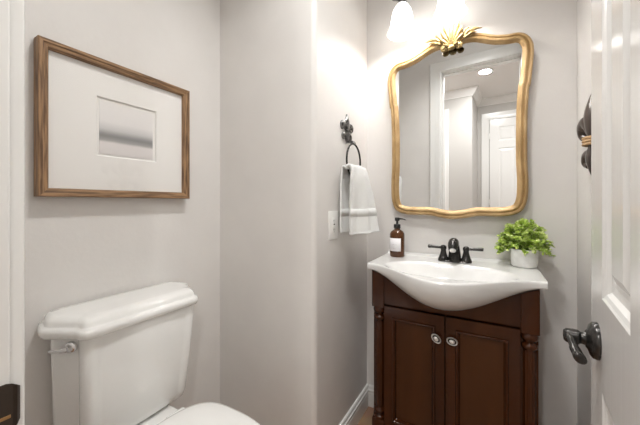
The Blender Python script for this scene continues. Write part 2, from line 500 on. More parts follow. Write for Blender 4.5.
downlight(-1.55, -0.75, HALL_W, 'added fill light in the hall ceiling, out of view beyond the doorway to the left')  # unseen lamp added to send more hall light through the doorway
downlight(0.95, -1.10, HALL_W, 'added fill light in the hall ceiling, out of view beyond the doorway to the right')  # second unseen hall lamp, also added as fill
downlight(-0.22, 0.66, BATH_FILL_W, 'added fill light in the bathroom ceiling, out of view between the toilet and the open door', spot=True)  # invented lamp that brightens the bathroom from above

# ------------------------------------------------------------------ open six panel door at the right
UD = Vector((0.0936, 1.0, 0)).normalized()
ND = Vector((-UD.y, UD.x, 0))
HINGE = Vector((0.172 - 0.0936 * (0.777 - 0.145) + 0.002, 0.145, 0))
DW = (0.777 - 0.145) / UD.y
st, mid = 0.107, 0.08
pw = (DW - 2 * st - mid) / 2
ub = [0, st, st + pw, st + pw + mid, DW - st, DW]
vb = [0.012, 0.22, 0.80, 0.958, 1.90, 2.00, 2.22, 2.33]
dm = paneled(MB(), HINGE, UD, (0, 0, 1), ND, ub, vb, {(i, k) for i in (1, 3) for k in (1, 3, 5)},
             [(0.004, -0.002), (0.010, -0.004), (0.016, -0.0095), (0.028, -0.0105), (0.036, -0.0105), (0.052, -0.003)], 0.035)
door = struct(dm.build('door_1', M['door'], smooth=0), 'white six panel door standing open along the right edge', 'door')
def dpt(u, z, n):
    return HINGE + UD * u + Vector((0, 0, z)) + ND * n
hu = DW - 0.072; hz = 0.874
def lever(sgn):
    base = dpt(hu, hz, 0 if sgn > 0 else -0.035)
    N = ND * sgn
    ros = MB().lathe([(0.032, 0), (0.0325, 0.003), (0.031, 0.008), (0.026, 0.012), (0.018, 0.0145), (0.0145, 0.017), (0.0, 0.017)], base, N, 36).build('rosette', M['bronze'], door)
    mb = MB().lathe([(0.0125, 0.015), (0.0105, 0.020), (0.0105, 0.024), (0.0130, 0.027), (0.0135, 0.034), (0.0125, 0.044), (0.009, 0.048), (0.0, 0.049)], base, N, 24)
    c = base + N * 0.0375
    pts = [c + UD * 0.002, c - UD * 0.012 + N * 0.001, c - UD * 0.03 - Vector((0, 0, 0.002)), c - UD * 0.05 - N * 0.002 - Vector((0, 0, 0.006)), c - UD * 0.064 - N * 0.005 - Vector((0, 0, 0.010)), c - UD * 0.073 - N * 0.006 - Vector((0, 0, 0.011))]
    mb.tube(catmull(pts, 5), [0.0085] * 8 + [0.008] * 6 + [0.0095] * 6 + [0.0105] * 4 + [0.009, 0.004], 14, flat=0.75)
    mb.build('lever', M['bronze'], ros)
lever(1); lever(-1)
MB().box(-0.001, 0.0012, -0.0125, 0.0125, -0.028, 0.028, 0.0006).build('latch_plate', M['bronze_dark'], door,
    xf=lambda p: dpt(DW, hz, -0.0175) + UD * p.x + ND * p.y + Vector((0, 0, p.z)))
for z in (0.25, 1.13, 2.12):
    MB().lathe([(0.0055, -0.045), (0.0065, -0.044), (0.0065, 0.044), (0.0055, 0.045)], dpt(-0.006, z, -0.038), n=12).build('hinge', M['bronze_dark'], door)

# ------------------------------------------------------------------ toilet against the left wall
TC = 0.548
toilet = thing('toilet', 'white two-piece toilet against the left wall, lid closed', 'toilet', (-0.80, TC, 0))
def tank_ring(k, fx, z, ins=0.0):
    """plan outline of the tank at height z: canted corner panels between raised pilasters and the front"""
    bx = LX + 0.012
    pts = [(bx, -0.186 * k), (fx - 0.098, -0.213 * k), (fx - 0.086, -0.209 * k), (fx - 0.034, -0.174 * k), (fx - 0.031, -0.176 * k)]
    c = (fx - 0.026, -0.152 * k); r = 0.024
    for q in range(8):
        t = math.radians(-78 + 84 * q / 7)
        pts.append((c[0] + r * math.cos(t), c[1] + r * math.sin(t)))
    pts += [(fx - 0.003, -0.139 * k), (fx - 0.0055, -0.134 * k), (fx - 0.0045, -0.126 * k), (fx - 0.001, -0.08 * k)]
    full = pts + [(fx, 0.0)] + [(x, -y) for x, y in reversed(pts)]
    return [(max(x - ins * (x - bx) / (fx - bx), bx), TC + y, z) for x, y in full]
tank = MB().loft([tank_ring(0.76, -1.000, 0.402), tank_ring(0.84, -0.990, 0.404), tank_ring(0.89, -0.975, 0.416), tank_ring(0.915, -0.966, 0.44),
                  tank_ring(0.96, -0.948, 0.58), tank_ring(1.0, -0.934, 0.752), tank_ring(0.98, -0.938, 0.760)])
tank.build('tank', M['porcelain'], toilet, smooth=50)
def lid_ring(ins, z):
    fx, bx = -0.922 - ins, LX + 0.004 + ins * 0.3
    c = [(bx, -0.212 + ins * 0.9), (-1.090, -0.2235 + ins), (-1.050, -0.2325 + ins), (-1.034, -0.230 + ins)]
    c += [(-0.965 - ins * 0.7, -0.191 + ins * 0.75), (-0.955 - ins * 0.8, -0.186 + ins * 0.7), (-0.938 - ins * 0.9, -0.184 + ins * 0.6), (fx - 0.003, -0.172 + ins * 0.45), (fx, -0.158 + ins * 0.35), (fx + 0.001, -0.05)]
    full = c + [(x, -y) for x, y in reversed(c)]
    return [(x, TC + y, z) for x, y in full]
lid = MB().loft([lid_ring(0.016, 0.750), lid_ring(0.007, 0.753), lid_ring(0.002, 0.759), lid_ring(0.0, 0.767), lid_ring(0.002, 0.775), lid_ring(0.006, 0.780), lid_ring(0.011, 0.782),
                 lid_ring(0.013, 0.785), lid_ring(0.015, 0.792), lid_ring(0.019, 0.798), lid_ring(0.025, 0.803), lid_ring(0.033, 0.8065), lid_ring(0.050, 0.808)])
lid.build('tank_lid', M['porcelain'], toilet, smooth=50)
# trip lever on the left canted panel
hc = Vector((-0.984, TC - 0.1835, 0.731)); hn = Vector((0.56, -0.828, 0)); hu_ = Vector((-0.828, -0.56, 0))
flush = MB().lathe([(0.0155, 0.0), (0.016, 0.004), (0.014, 0.008), (0.009, 0.011), (0.007, 0.018), (0.0, 0.019)], hc, hn, 24).build('flush_handle', M['chrome'], toilet)
MB().tube(catmull([hc + hn * 0.015, hc + hn * 0.018 + hu_ * 0.010 - Vector((0, 0, 0.002)), hc + hn * 0.018 + hu_ * 0.028 - Vector((0, 0, 0.004)), hc + hn * 0.017 + hu_ * 0.046 - Vector((0, 0, 0.005))], 5), [0.0075] * 4 + [0.0065] * 4 + [0.005] * 4 + [0.0045] * 3 + [0.003], 12).build('lever', M['chrome'], flush)

def egg(z, x0, x1, hw, rear=0.6, n=40):
    """bowl outline: rounded front at x1, blunter rear at x0"""
    cx = x0 + (x1 - x0) * 0.42
    out = []
    for i in range(n):
        t = 2 * PI * i / n
        c, s_ = math.cos(t), math.sin(t)
        if c >= 0: x = cx + (x1 - cx) * c; y = hw * s_
        else:
            x = cx + (cx - x0) * (-(abs(c) ** rear)); y = hw * math.copysign(abs(s_) ** 0.8, s_)
        out.append((x, TC + y, z))
    return out
bowl = MB().loft([egg(0.0, -1.02, -0.60, 0.115), egg(0.02, -1.02, -0.60, 0.112), egg(0.06, -1.01, -0.62, 0.10), egg(0.16, -1.0, -0.60, 0.098), egg(0.25, -0.99, -0.53, 0.125),
                  egg(0.33, -0.95, -0.475, 0.160), egg(0.375, -0.92, -0.455, 0.172), egg(0.392, -0.92, -0.452, 0.174), egg(0.398, -0.915, -0.458, 0.168), egg(0.398, -0.85, -0.50, 0.12), egg(0.30, -0.80, -0.53, 0.09), egg(0.22, -0.75, -0.57, 0.05)])
bowl.loft([[(x, TC + y, z) for x, y in rrect(-1.105 + e_, -0.85, -0.112 + e_, 0.112 - e_, 0.03)] for z, e_ in ((0.30, 0.02), (0.35, 0.006), (0.385, 0.0), (0.395, 0.002), (0.399, 0.008))])
bowl.build('bowl', M['porcelain'], toilet, smooth=45)
def seat_shape(z, i):
    return egg(z, -0.898 + i, -0.446 - i, 0.172 - i, 0.5, 56)
MB().loft([seat_shape(0.401, 0.004), seat_shape(0.404, 0.0), seat_shape(0.413, 0.0), seat_shape(0.416, 0.004), seat_shape(0.416, 0.06), seat_shape(0.401, 0.06), seat_shape(0.401, 0.004)], True, (False, False)).build('seat', M['porcelain'], toilet, smooth=45)
MB().loft([seat_shape(0.418, 0.004), seat_shape(0.421, 0.0), seat_shape(0.430, 0.0), seat_shape(0.4345, 0.004), seat_shape(0.437, 0.014), seat_shape(0.4385, 0.04), seat_shape(0.439, 0.09)]).build('seat_lid', M['porcelain'], toilet, smooth=45)
for s_ in (-1, 1):
    MB().lathe([(0.0, -0.03), (0.011, -0.03), (0.013, -0.027), (0.013, 0.027), (0.011, 0.03), (0.0, 0.03)], (-0.905, TC + s_ * 0.07, 0.413), (0, 1, 0), 16).build('seat_hinge', M['porcelain'], toilet)

# ------------------------------------------------------------------ framed picture on the left wall
PY0, PY1, PZ0, PZ1 = 0.3275, 0.808, 1.138, 1.588
pic = thing('framed_picture', 'seascape print in a wide white mat and brown wood frame on the left wall', 'picture', (LX, (PY0 + PY1) / 2, PZ0))
fw, fx0, fx1 = 0.025, LX + 0.003, LX + 0.037
def frame_bar(a, b, inner_a, inner_b):
    # mitred bar between outer corners a, b (y, z)
    prof = [(0.0, fx0), (0.0, fx1 - 0.002), (0.08, fx1), (0.40, fx1 - 0.0005), (0.48, fx1 - 0.003), (0.85, fx1 - 0.005), (0.92, fx1 - 0.007), (1.0, fx1 - 0.010), (1.0, fx0)]
    rings = []
    for o, i in ((a, inner_a), (b, inner_b)):
        rings.append([(x, o[0] + (i[0] - o[0]) * t, o[1] + (i[1] - o[1]) * t) for t, x in prof])
    return MB().loft(rings)
O = [(PY0, PZ0), (PY1, PZ0), (PY1, PZ1), (PY0, PZ1)]
I = [(PY0 + fw, PZ0 + fw), (PY1 - fw, PZ0 + fw), (PY1 - fw, PZ1 - fw), (PY0 + fw, PZ1 - fw)]
for k in range(4):
    n_ = (k + 1) % 4
    frame_bar(O[k], O[n_], I[k], I[n_]).build('frame_rail' if k % 2 == 0 else 'frame_stile', M['oak'] if k % 2 == 0 else M['oak_v'], pic, smooth=30)
# mat with a bevelled window, print floating behind it
mw = [(0.477, 1.275), (0.677, 1.275), (0.677, 1.470), (0.477, 1.470)]
mx_ = LX + 0.017
mb = MB().loft([[(mx_, y, z) for y, z in I], [(mx_, y, z) for y, z in mw],
                [(mx_ - 0.0045, 0.577 + (y - 0.577) * 0.965, 1.3725 + (z - 1.3725) * 0.965) for y, z in mw]], True, (False, False))
mb.build('mat', M['mat_board'], pic, smooth=0)
MB().box(mx_ - 0.0065, mx_ - 0.0055, PY0 + fw, PY1 - fw, PZ0 + fw, PZ1 - fw).build('backing', M['mat_board'], pic, smooth=0)
MB().box(mx_ - 0.0052, mx_ - 0.0040, 0.4865, 0.664, 1.2835, 1.4585).build('print', M['print'], pic, smooth=0)
MB().box(mx_ + 0.0012, mx_ + 0.0024, PY0 + fw - 0.002, PY1 - fw + 0.002, PZ0 + fw - 0.002, PZ1 - fw + 0.002).build('glass', M['pane'], pic, smooth=0)

# ------------------------------------------------------------------ wall outlet on the towel wall
oy, oz = 1.1505, 1.0235
outlet = thing('wall_outlet', 'white rectangular outlet plate on the wall left of the towel', 'outlet', (TX, oy, oz - 0.0615))
MB().box(TX, TX + 0.0055, oy - 0.041, oy + 0.041, oz - 0.0615, oz + 0.0615, 0.002).build('cover_plate', M['plastic_white'], outlet)
rc = MB().box(TX + 0.004, TX + 0.0075, oy - 0.017, oy + 0.017, oz - 0.034, oz + 0.034, 0.001).build('receptacle', M['plastic_white'], outlet)
for k in (-1, 1):
    c = oz + k * 0.019
    for dy in (-0.006, 0.006):
        MB().box(TX + 0.0072, TX + 0.0078, oy + dy - 0.0011, oy + dy + 0.0011, c - 0.004, c + 0.005).build('slot', M['slot'], rc, smooth=0)
    MB().lathe([(0.0022, 0), (0.0022, 0.0006)], (TX + 0.0072, oy, c - 0.0095), (1, 0, 0), 10).build('ground_hole', M['slot'], rc)
MB().box(TX + 0.0072, TX + 0.009, oy - 0.006, oy + 0.006, oz - 0.006, oz - 0.001, 0.0006).build('test_button', M['plastic_white'], rc)
MB().box(TX + 0.0072, TX + 0.009, oy - 0.006, oy + 0.006, oz + 0.001, oz + 0.006, 0.0006).build('reset_button', M['slot'], rc)

# ------------------------------------------------------------------ fleur-de-lis shapes
def petal(mb, pts, wid, org, ux, uz, n, thick, seg=5):
    """curved tapering petal: centre line pts (a, b) in the wall plane, half widths wid"""
    P = catmull([(a, b, 0) for a, b in pts], seg)
    W = [w_[0] for w_ in catmull([(q, 0, 0) for q in wid], seg)]
    rings = []
    for i, p in enumerate(P):
        t = (P[min(i + 1, len(P) - 1)] - P[max(i - 1, 0)]).normalized()
        s_ = Vector((-t.y, t.x, 0)); w_ = max(W[i], 0.0004)
        ring = []
        for k in range(14):
            a = 2 * PI * k / 14
            d = p + s_ * w_ * math.cos(a)
            h = thick * (0.35 + 0.65 * min(1, w_ / max(W))) * (max(0, math.sin(a)) ** 0.8)
            ring.append(Vector(org) + Vector(ux) * d.x + Vector(uz) * d.y + Vector(n) * (h + 0.001))
        rings.append(ring)
    mb.loft(rings)
    return mb

# towel ring with fleur-de-lis mount
RY = 1.268
ring_t = thing('towel_ring', 'antique pewter towel ring with fleur-de-lis mount beside the vanity mirror', 'towel ring', (TX, RY, 1.40))
g = MB()
S_ = 1.0
petal(g, [(0, 0.02), (0.0, 0.055), (0.0, 0.095), (0.001, 0.138)], [0.011, 0.021, 0.019, 0.001], (TX, RY + 0.022, 1.427), (0, 1.0, 0), (0, 0, 0.84), (0.7, 0, 0), 0.022)
for s_ in (-1, 1):
    petal(g, [(s_ * 0.006, 0.035), (s_ * 0.020, 0.062), (s_ * 0.037, 0.078), (s_ * 0.053, 0.070), (s_ * 0.052, 0.052), (s_ * 0.041, 0.050)], [0.006, 0.010, 0.014, 0.014, 0.011, 0.006], (TX, RY + 0.022, 1.427), (0, 1.0, 0), (0, 0, 0.84), (0.7, 0, 0), 0.019)
    petal(g, [(s_ * 0.006, 0.040), (s_ * 0.022, 0.026), (s_ * 0.038, 0.016), (s_ * 0.040, 0.000), (s_ * 0.027, -0.004)], [0.006, 0.010, 0.013, 0.010, 0.006], (TX, RY + 0.022, 1.427), (0, 1.0, 0), (0, 0, 0.84), (0.7, 0, 0), 0.017)
petal(g, [(0, 0.045), (0, 0.02), (0, -0.005), (0, -0.028)], [0.010, 0.016, 0.014, 0.004], (TX, RY + 0.022, 1.427), (0, 1.0, 0), (0, 0, 0.84), (0.7, 0, 0), 0.022)
mount = g.build('fleur_mount', M['pewter'], ring_t, smooth=60)
MB().box(TX + 0.006, TX + 0.023, RY + 0.001, RY + 0.043, 1.456, 1.467, 0.004).build('band', M['pewter'], mount)
MB().tube(catmull([(TX + 0.004, RY + 0.020, 1.410), (TX + 0.024, RY + 0.012, 1.406), (TX + 0.048, RY, 1.400), (TX + 0.053, RY, 1.390)], 5), 0.0065, 12).build('post', M['pewter'], ring_t)
RXc = TX + 0.049; RR = 0.078
MB().torus((RXc, RY, 1.392 - RR), RR, 0.0045, (1, 0, 0), 64, 12).build('ring', M['bronze'], ring_t)

# ------------------------------------------------------------------ hand towel folded over the ring
tw = thing('hand_towel', 'white terry hand towel draped through the wall ring', 'towel', (RXc, RY, 0.97))
def towel_sheet(z_top_to_bottom, left, right, nu=36, nv=44, folds=3, amp=0.006, ph=0.0, bow=0.0):
    """left / right: lists of (x, y) against z levels from top to bottom, interpolated smoothly"""
    L_ = catmull([(a[0], a[1], z) for a, z in zip(left, z_top_to_bottom)], nv // (len(left) - 1))
    R_ = catmull([(a[0], a[1], z) for a, z in zip(right, z_top_to_bottom)], nv // (len(right) - 1))
    grid = []
    for i, (a, b) in enumerate(zip(L_, R_)):
        row = []
        v = i / (len(L_) - 1)
        for j in range(nu + 1):
            u = j / nu
            p = a.lerp(b, u)
            d = amp * (0.45 + 0.75 * v) * math.sin(u * folds * 2 * PI + ph + v * 0.9) + bow * math.sin(PI * u)
            d += 0.0016 * math.sin(u * 23 + v * 31) * math.sin(v * 17 + u * 9)
            row.append(p + Vector((d, 0, 0)))
        grid.append(row)
    return grid
def sheet_mesh(grid, v0=0.0, v1=1.0, push=0.0):
    n = len(grid); i0, i1 = int(round(v0 * (n - 1))), int(round(v1 * (n - 1)))
    return MB().loft([[p + Vector((push, 0, 0)) for p in r_] for r_ in grid[i0:i1 + 1]], False, (False, False))
def solid(o, t):
    md = o.modifiers.new('thickness', 'SOLIDIFY'); md.thickness = t; md.offset = 0.0
    return o
front = towel_sheet([1.272, 1.286, 1.274, 1.21, 1.11, 0.978], [(-0.553, 1.188), (-0.542, 1.184), (-0.527, 1.184), (-0.529, 1.184), (-0.537, 1.190), (-0.541, 1.198)],
                    [(-0.553, 1.348), (-0.540, 1.346), (-0.522, 1.345), (-0.508, 1.360), (-0.496, 1.388), (-0.486, 1.415)], ph=0.6, bow=0.012, amp=0.0065, folds=2)
back = towel_sheet([1.272, 1.283, 1.268, 1.21, 1.11, 0.984], [(-0.548, 1.188), (-0.561, 1.186), (-0.570, 1.188), (-0.575, 1.190), (-0.577, 1.190), (-0.578, 1.190)],
                   [(-0.548, 1.346), (-0.561, 1.344), (-0.568, 1.344), (-0.564, 1.352), (-0.558, 1.37), (-0.554, 1.39)], ph=2.0, amp=0.003, folds=2)
fo = solid(sheet_mesh(front).build('front_fold', M['towel'], tw, smooth=80), 0.011)
bo = solid(sheet_mesh(back).build('back_fold', M['towel'], tw, smooth=80), 0.008)
solid(sheet_mesh(front, 0.83, 0.88, 0.0).build('woven_band', M['towel_band'], fo, smooth=80), 0.01115)
solid(sheet_mesh(back, 0.83, 0.88, 0.0).build('woven_band', M['towel_band'], bo, smooth=80), 0.00815)
solid(sheet_mesh(front, 0.97, 1.0, 0.0).build('hem', M['towel'], fo, smooth=80), 0.0125)

# ------------------------------------------------------------------ vanity cabinet
CX, CF = -0.152, 1.25
vc = thing('vanity_cabinet', 'dark cherry wood vanity cabinet with two paneled doors', 'cabinet', (CX, 1.40, 0))
X0, X1 = CX - 0.300, CX + 0.300
body = MB()
body.box(X0 + 0.008, X0 + 0.026, CF + 0.022, VY - 0.016, 0.075, 0.812).box(X1 - 0.026, X1 - 0.008, CF + 0.022, VY - 0.016, 0.075, 0.812)
body.box(X0 + 0.026, X1 - 0.026, VY - 0.028, VY - 0.016, 0.075, 0.70).box(X0 + 0.026, X1 - 0.026, CF + 0.022, VY - 0.028, 0.075, 0.093)
body.box(X0 + 0.026, X1 - 0.026, CF + 0.024, CF + 0.030, 0.093, 0.700)
body.box(X0 + 0.02, X1 - 0.02, CF + 0.06, VY - 0.02, 0, 0.075)
body.build('carcass', M['cherry'], vc, smooth=0)
# top rail, scooped out below the bowed basin
def belly_low(x):
    t = min(1, abs(x - (CX + 0.0015)) / 0.318)
    return min(0.827, 0.828 - 0.113 * math.cos(PI / 2 * t) ** 1.5)
xs_ = [X0 + 0.054 + (X1 - X0 - 0.108) * k / 48 for k in range(49)]
MB().loft([[(x, CF + 0.004, 0.684), (x, CF + 0.004, belly_low(x) - 0.0005), (x, CF + 0.024, belly_low(x) - 0.0005), (x, CF + 0.024, 0.684)] for x in xs_]).build('top_rail', M['cherry'], vc, smooth=30)
MB().box(X0 + 0.054, X1 - 0.054, CF + 0.004, CF + 0.024, 0.085, 0.128, 0.003).build('bottom_rail', M['cherry'], vc)
for s_ in (-1, 1):
    cx = CX + s_ * 0.2725
    bk = []
    for k in range(13):
        x = cx - 0.0275 + 0.055 * k / 12
        e_ = 0.003 if k in (0, 12) else 0.0
        zt = belly_low(x) - 0.0008
        bk.append([(x, CF - 0.002 + e_, 0.667), (x, CF - 0.002 + e_, zt), (x, CF + 0.05, zt), (x, CF + 0.05, 0.667)])
        if k in (0, 11):
            x2 = x + 0.003 if k == 0 else cx + 0.0245
            z2 = belly_low(x2) - 0.0008
            bk.append([(x2, CF - 0.002, 0.667), (x2, CF - 0.002, z2), (x2, CF + 0.05, z2), (x2, CF + 0.05, 0.667)])
    MB().loft(bk).build('corner_block', M['cherry'], vc, smooth=30)
    MB().box(cx - 0.0275, cx + 0.0275, CF - 0.002, CF + 0.05, 0.0, 0.178, 0.004).build('foot_block', M['cherry'], vc)
    MB().box(cx - 0.026, cx + 0.026, CF + 0.022, CF + 0.05, 0.17, 0.67).build('corner_post', M['cherry'], vc)
    prof = [(0.018, 0.176), (0.0265, 0.178), (0.0275, 0.184), (0.0265, 0.190), (0.020, 0.194), (0.0185, 0.198), (0.024, 0.203), (0.0265, 0.210), (0.024, 0.217), (0.0185, 0.222), (0.0175, 0.228)]
    ring_n = 60
    col = MB().lathe(prof, (cx, CF + 0.024, 0), n=40)
    # fluted shaft
    rings = []
    for z, sc in ((0.226, 0.0185), (0.234, 0.0200), (0.42, 0.0205), (0.596, 0.0200), (0.604, 0.0185)):
        ring = []
        for k in range(ring_n):
            a = 2 * PI * k / ring_n
            rr_ = sc * (1 - 0.10 * (0.5 + 0.5 * math.cos(a * 12)))
            ring.append((cx + rr_ * math.cos(a), CF + 0.024 + rr_ * math.sin(a), z))
        rings.append(ring)
    col.loft(rings)
    col.lathe([(0.0175, 0.600), (0.0185, 0.606), (0.024, 0.611), (0.0265, 0.618), (0.024, 0.626), (0.018, 0.631), (0.0185, 0.636), (0.0255, 0.642), (0.0275, 0.650), (0.0265, 0.658), (0.022, 0.667)], (cx, CF + 0.024, 0), n=40)
    col.build('turned_column', M['cherry'], vc, smooth=45)
DZ0, DZ1 = 0.134, 0.676
for s_ in (-1, 1):
    a, b = (X0 + 0.0565, CX - 0.003) if s_ < 0 else (CX + 0.003, X1 - 0.0565)
    wd = b - a
    y = CF - 0.002
    stl = 0.033
    mb = paneled(MB(), (a, y, DZ0), (1, 0, 0), (0, 0, 1), (0, -1, 0), [0, stl, wd - stl, wd], [0, 0.052, DZ1 - DZ0 - 0.042, DZ1 - DZ0], {(1, 1)},
                 [(0.0015, 0.004), (0.004, 0.0068), (0.007, 0.0074), (0.0095, 0.006), (0.011, 0.002), (0.0125, 0.001), (0.0135, -0.006), (0.0150, -0.0135), (0.0165, -0.0142)], 0.020, both=False)
    d = mb.build('door', M['cherry'], vc, smooth=40)
    MB().loft([[(x, y + dy, z) for x, z in ((a + stl + q, DZ0 + 0.052 + q), (b - stl - q, DZ0 + 0.052 + q), (b - stl - q, DZ1 - 0.042 - q), (a + stl + q, DZ1 - 0.042 - q))] for q, dy in ((0.0155, 0.0145), (0.0165, 0.0139), (0.036, 0.0136))], True, (True, True)).build('raised_panel', M['cherry_panel'], d, smooth=0)
    kx, kz = (CX - 0.030, 0.592) if s_ < 0 else (CX + 0.027, 0.594)
    kn = MB().lathe([(0.005, 0.0), (0.0045, 0.004), (0.0045, 0.014), (0.007, 0.016)], (kx, y, kz), (0, -1, 0), 20)
    ang = math.radians(-42 if s_ < 0 else -8)
    def oval(prof):
        rings = []
        for t_, r_ in prof:
            ring = []
            for k in range(28):
                q = 2 * PI * k / 28
                ex, ez = 0.0205 * r_ * math.cos(q), 0.0145 * r_ * math.sin(q)
                ring.append((kx + ex * math.cos(ang) - ez * math.sin(ang), y - t_, kz + ex * math.sin(ang) + ez * math.cos(ang)))
            rings.append(ring)
        return rings
    kn.loft(oval(((0.013, 0.55), (0.015, 0.9), (0.018, 1.0), (0.022, 0.98), (0.024, 0.90), (0.0225, 0.80), (0.0215, 0.75), (0.0215, 0.50), (0.0250, 0.47), (0.0275, 0.30), (0.0282, 0.03))))
    kn.build('knob', M['nickel'], d, smooth=50)
    MB().loft(oval(((0.0214, 0.775), (0.0219, 0.76), (0.0219, 0.50), (0.0214, 0.49)))).build('knob_groove', M['black_inlay'], d, smooth=0)

# ------------------------------------------------------------------ white sink top with bowed front and moulded basin
st_ = thing('vanity_sink_top', 'white bow-front sink top with moulded basin on the cherry vanity', 'sink', (CX, 1.40, 0.80))
SX0, SX1, SZ = CX - 0.3165, CX + 0.3195, 0.855
SC = (SX0 + SX1) / 2; SH = (SX1 - SX0) / 2
YB = VY - 0.002
def yfront(x):
    t = min(1, abs(x - SC) / SH)
    return 1.238 - 0.186 * math.cos(PI / 2 * t) ** 2
def zdrop(x):
    t = min(1, abs(x - SC) / SH)
    return 0.830 - 0.113 * math.cos(PI / 2 * t) ** 1.5
BC, BA, BBq = (CX, 1.268), 0.245, 0.150
def ztop(x, y):
    z = SZ
    d = math.hypot((x - BC[0]) / BA, (y - BC[1]) / BBq)
    if d < 1.0:
        k = 1 - d * d
        z -= 0.105 * (1 - (1 - min(1.0, k * 1.15)) ** 2) * k ** 0.6
    if 1.0 <= d < 1.12:
        z -= 0.0
    # raised lip at the back
    q = YB - y
    if q < 0.024:
        z += 0.011 * (1 if q < 0.012 else 0.5 + 0.5 * math.cos(PI * (q - 0.012) / 0.012))
    return z
NU, NV = 110, 64
rows = []
for j in range(NV + 1):
    v = j / NV
    row = []
    for i in range(NU + 1):
        x = SX0 + (SX1 - SX0) * i / NU
        yf = yfront(x) + 0.006
        y = YB + (yf - YB) * v
        row.append((x, y, ztop(x, y)))
    rows.append(row)
# rounded rim and belly
for yo, dz in ((0.0035, -0.0010), (0.0012, -0.003), (0.0, -0.0065)):
    rows.append([(SX0 + (SX1 - SX0) * i / NU, yfront(SX0 + (SX1 - SX0) * i / NU) + yo, SZ + dz) for i in range(NU + 1)])
for k in range(0, 13):
    t = k / 12 * PI / 2
    row = []
    for i in range(NU + 1):
        x = SX0 + (SX1 - SX0) * i / NU
        yf, zl = yfront(x), zdrop(x)
        h = SZ - 0.022 - zl
        back = 1.262
        y = yf + (back - yf) * (1 - math.cos(t)) * 1.0
        z = SZ - 0.022 - max(h, 0.002) * math.sin(t) ** 0.9
        row.append((x, y, z))
    rows.append(row)
rows.append([(SX0 + (SX1 - SX0) * i / NU, CF + 0.035, min(0.83, zdrop(SX0 + (SX1 - SX0) * i / NU))) for i in range(NU + 1)])
rows.append([(SX0 + (SX1 - SX0) * i / NU, YB, 0.829) for i in range(NU + 1)])
tm = MB().loft(rows, False, (False, False))
n1 = NU + 1
# end faces and back
nr = len(rows)
tm.f.append(tuple(i * n1 for i in range(nr)))
tm.f.append(tuple(i * n1 + NU for i in reversed(range(nr))))
tm.f.append(tuple(range(NU, -1, -1)) + tuple((nr - 1) * n1 + i for i in range(NU + 1)))
tm.build('basin_slab', M['marble'], st_, smooth=50)
zb = ztop(BC[0], BC[1])
dr = MB().lathe([(0.0, 0.0), (0.016, 0.0), (0.018, 0.003), (0.022, 0.004), (0.024, 0.001)], (BC[0], BC[1], zb), n=28).build('drain', M['bronze'], st_)

# ------------------------------------------------------------------ faucet
FX, FYc, FZ = CX + 0.013, 1.468, SZ
fa = thing('faucet', 'dark bronze two-handle faucet on the white sink top', 'faucet', (FX, FYc, FZ))
MB().loft([[(x, y, z) for x, y in rrect(FX - 0.070 + q, FX + 0.070 - q, FYc - 0.024 + q, FYc + 0.024 - q, 0.022 - q * 0.5)] for z, q in ((FZ + 0.0002, 0.0), (FZ + 0.004, 0.0), (FZ + 0.007, 0.003), (FZ + 0.008, 0.008))]).build('base_plate', M['bronze'], fa, smooth=40)
# spout: tapered body that bends forward
sp_pts = catmull([(FX, FYc, FZ + 0.004), (FX, FYc, FZ + 0.035), (FX, FYc - 0.004, FZ + 0.066), (FX, FYc - 0.020, FZ + 0.086), (FX, FYc - 0.044, FZ + 0.090), (FX, FYc - 0.066, FZ + 0.079), (FX, FYc - 0.078, FZ + 0.064)], 6)
ns = len(sp_pts)
sr = []
for i in range(ns):
    t = i / (ns - 1)
    sr.append(0.030 - 0.011 * min(1, t / 0.45) ** 0.8 if t < 0.45 else 0.0205 + 0.001 * math.sin((t - 0.45) * 5) - 0.004 * max(0, t - 0.8) / 0.2)
spo = MB().tube(sp_pts, sr, 20).build('spout', M['bronze'], fa, smooth=50)
MB().lathe([(0.0, 0.0), (0.011, 0.0), (0.0125, 0.003), (0.0125, 0.010)], (FX, FYc - 0.081, FZ + 0.057), (0, 0.55, 0.83), 18).build('aerator', M['nickel'], spo)
MB().tube([(FX, FYc + 0.020, FZ + 0.006), (FX, FYc + 0.020, FZ + 0.060), (FX, FYc + 0.020, FZ + 0.066)], [0.0022, 0.0022, 0.005], 10).build('lift_rod', M['bronze'], fa)
for s_ in (-1, 1):
    hx = FX + s_ * 0.047
    h = MB().lathe([(0.0235, 0.004), (0.0235, 0.008), (0.021, 0.014), (0.0165, 0.026), (0.0125, 0.040), (0.011, 0.050), (0.012, 0.054), (0.0135, 0.057), (0.0135, 0.065), (0.011, 0.069), (0.006, 0.072), (0.0, 0.073)], (hx, FYc, FZ), n=28).build('handle', M['bronze'], fa, smooth=40)
    MB().tube([(hx, FYc, FZ + 0.060), (hx + s_ * 0.020, FYc + 0.001, FZ + 0.0605), (hx + s_ * 0.040, FYc + 0.002, FZ + 0.0615), (hx + s_ * 0.056, FYc + 0.003, FZ + 0.0625), (hx + s_ * 0.066, FYc + 0.003, FZ + 0.063), (hx + s_ * 0.068, FYc + 0.003, FZ + 0.063)], [0.0062, 0.0058, 0.0066, 0.0082, 0.0086, 0.006], 14).build('lever', M['bronze'], h, smooth=50)

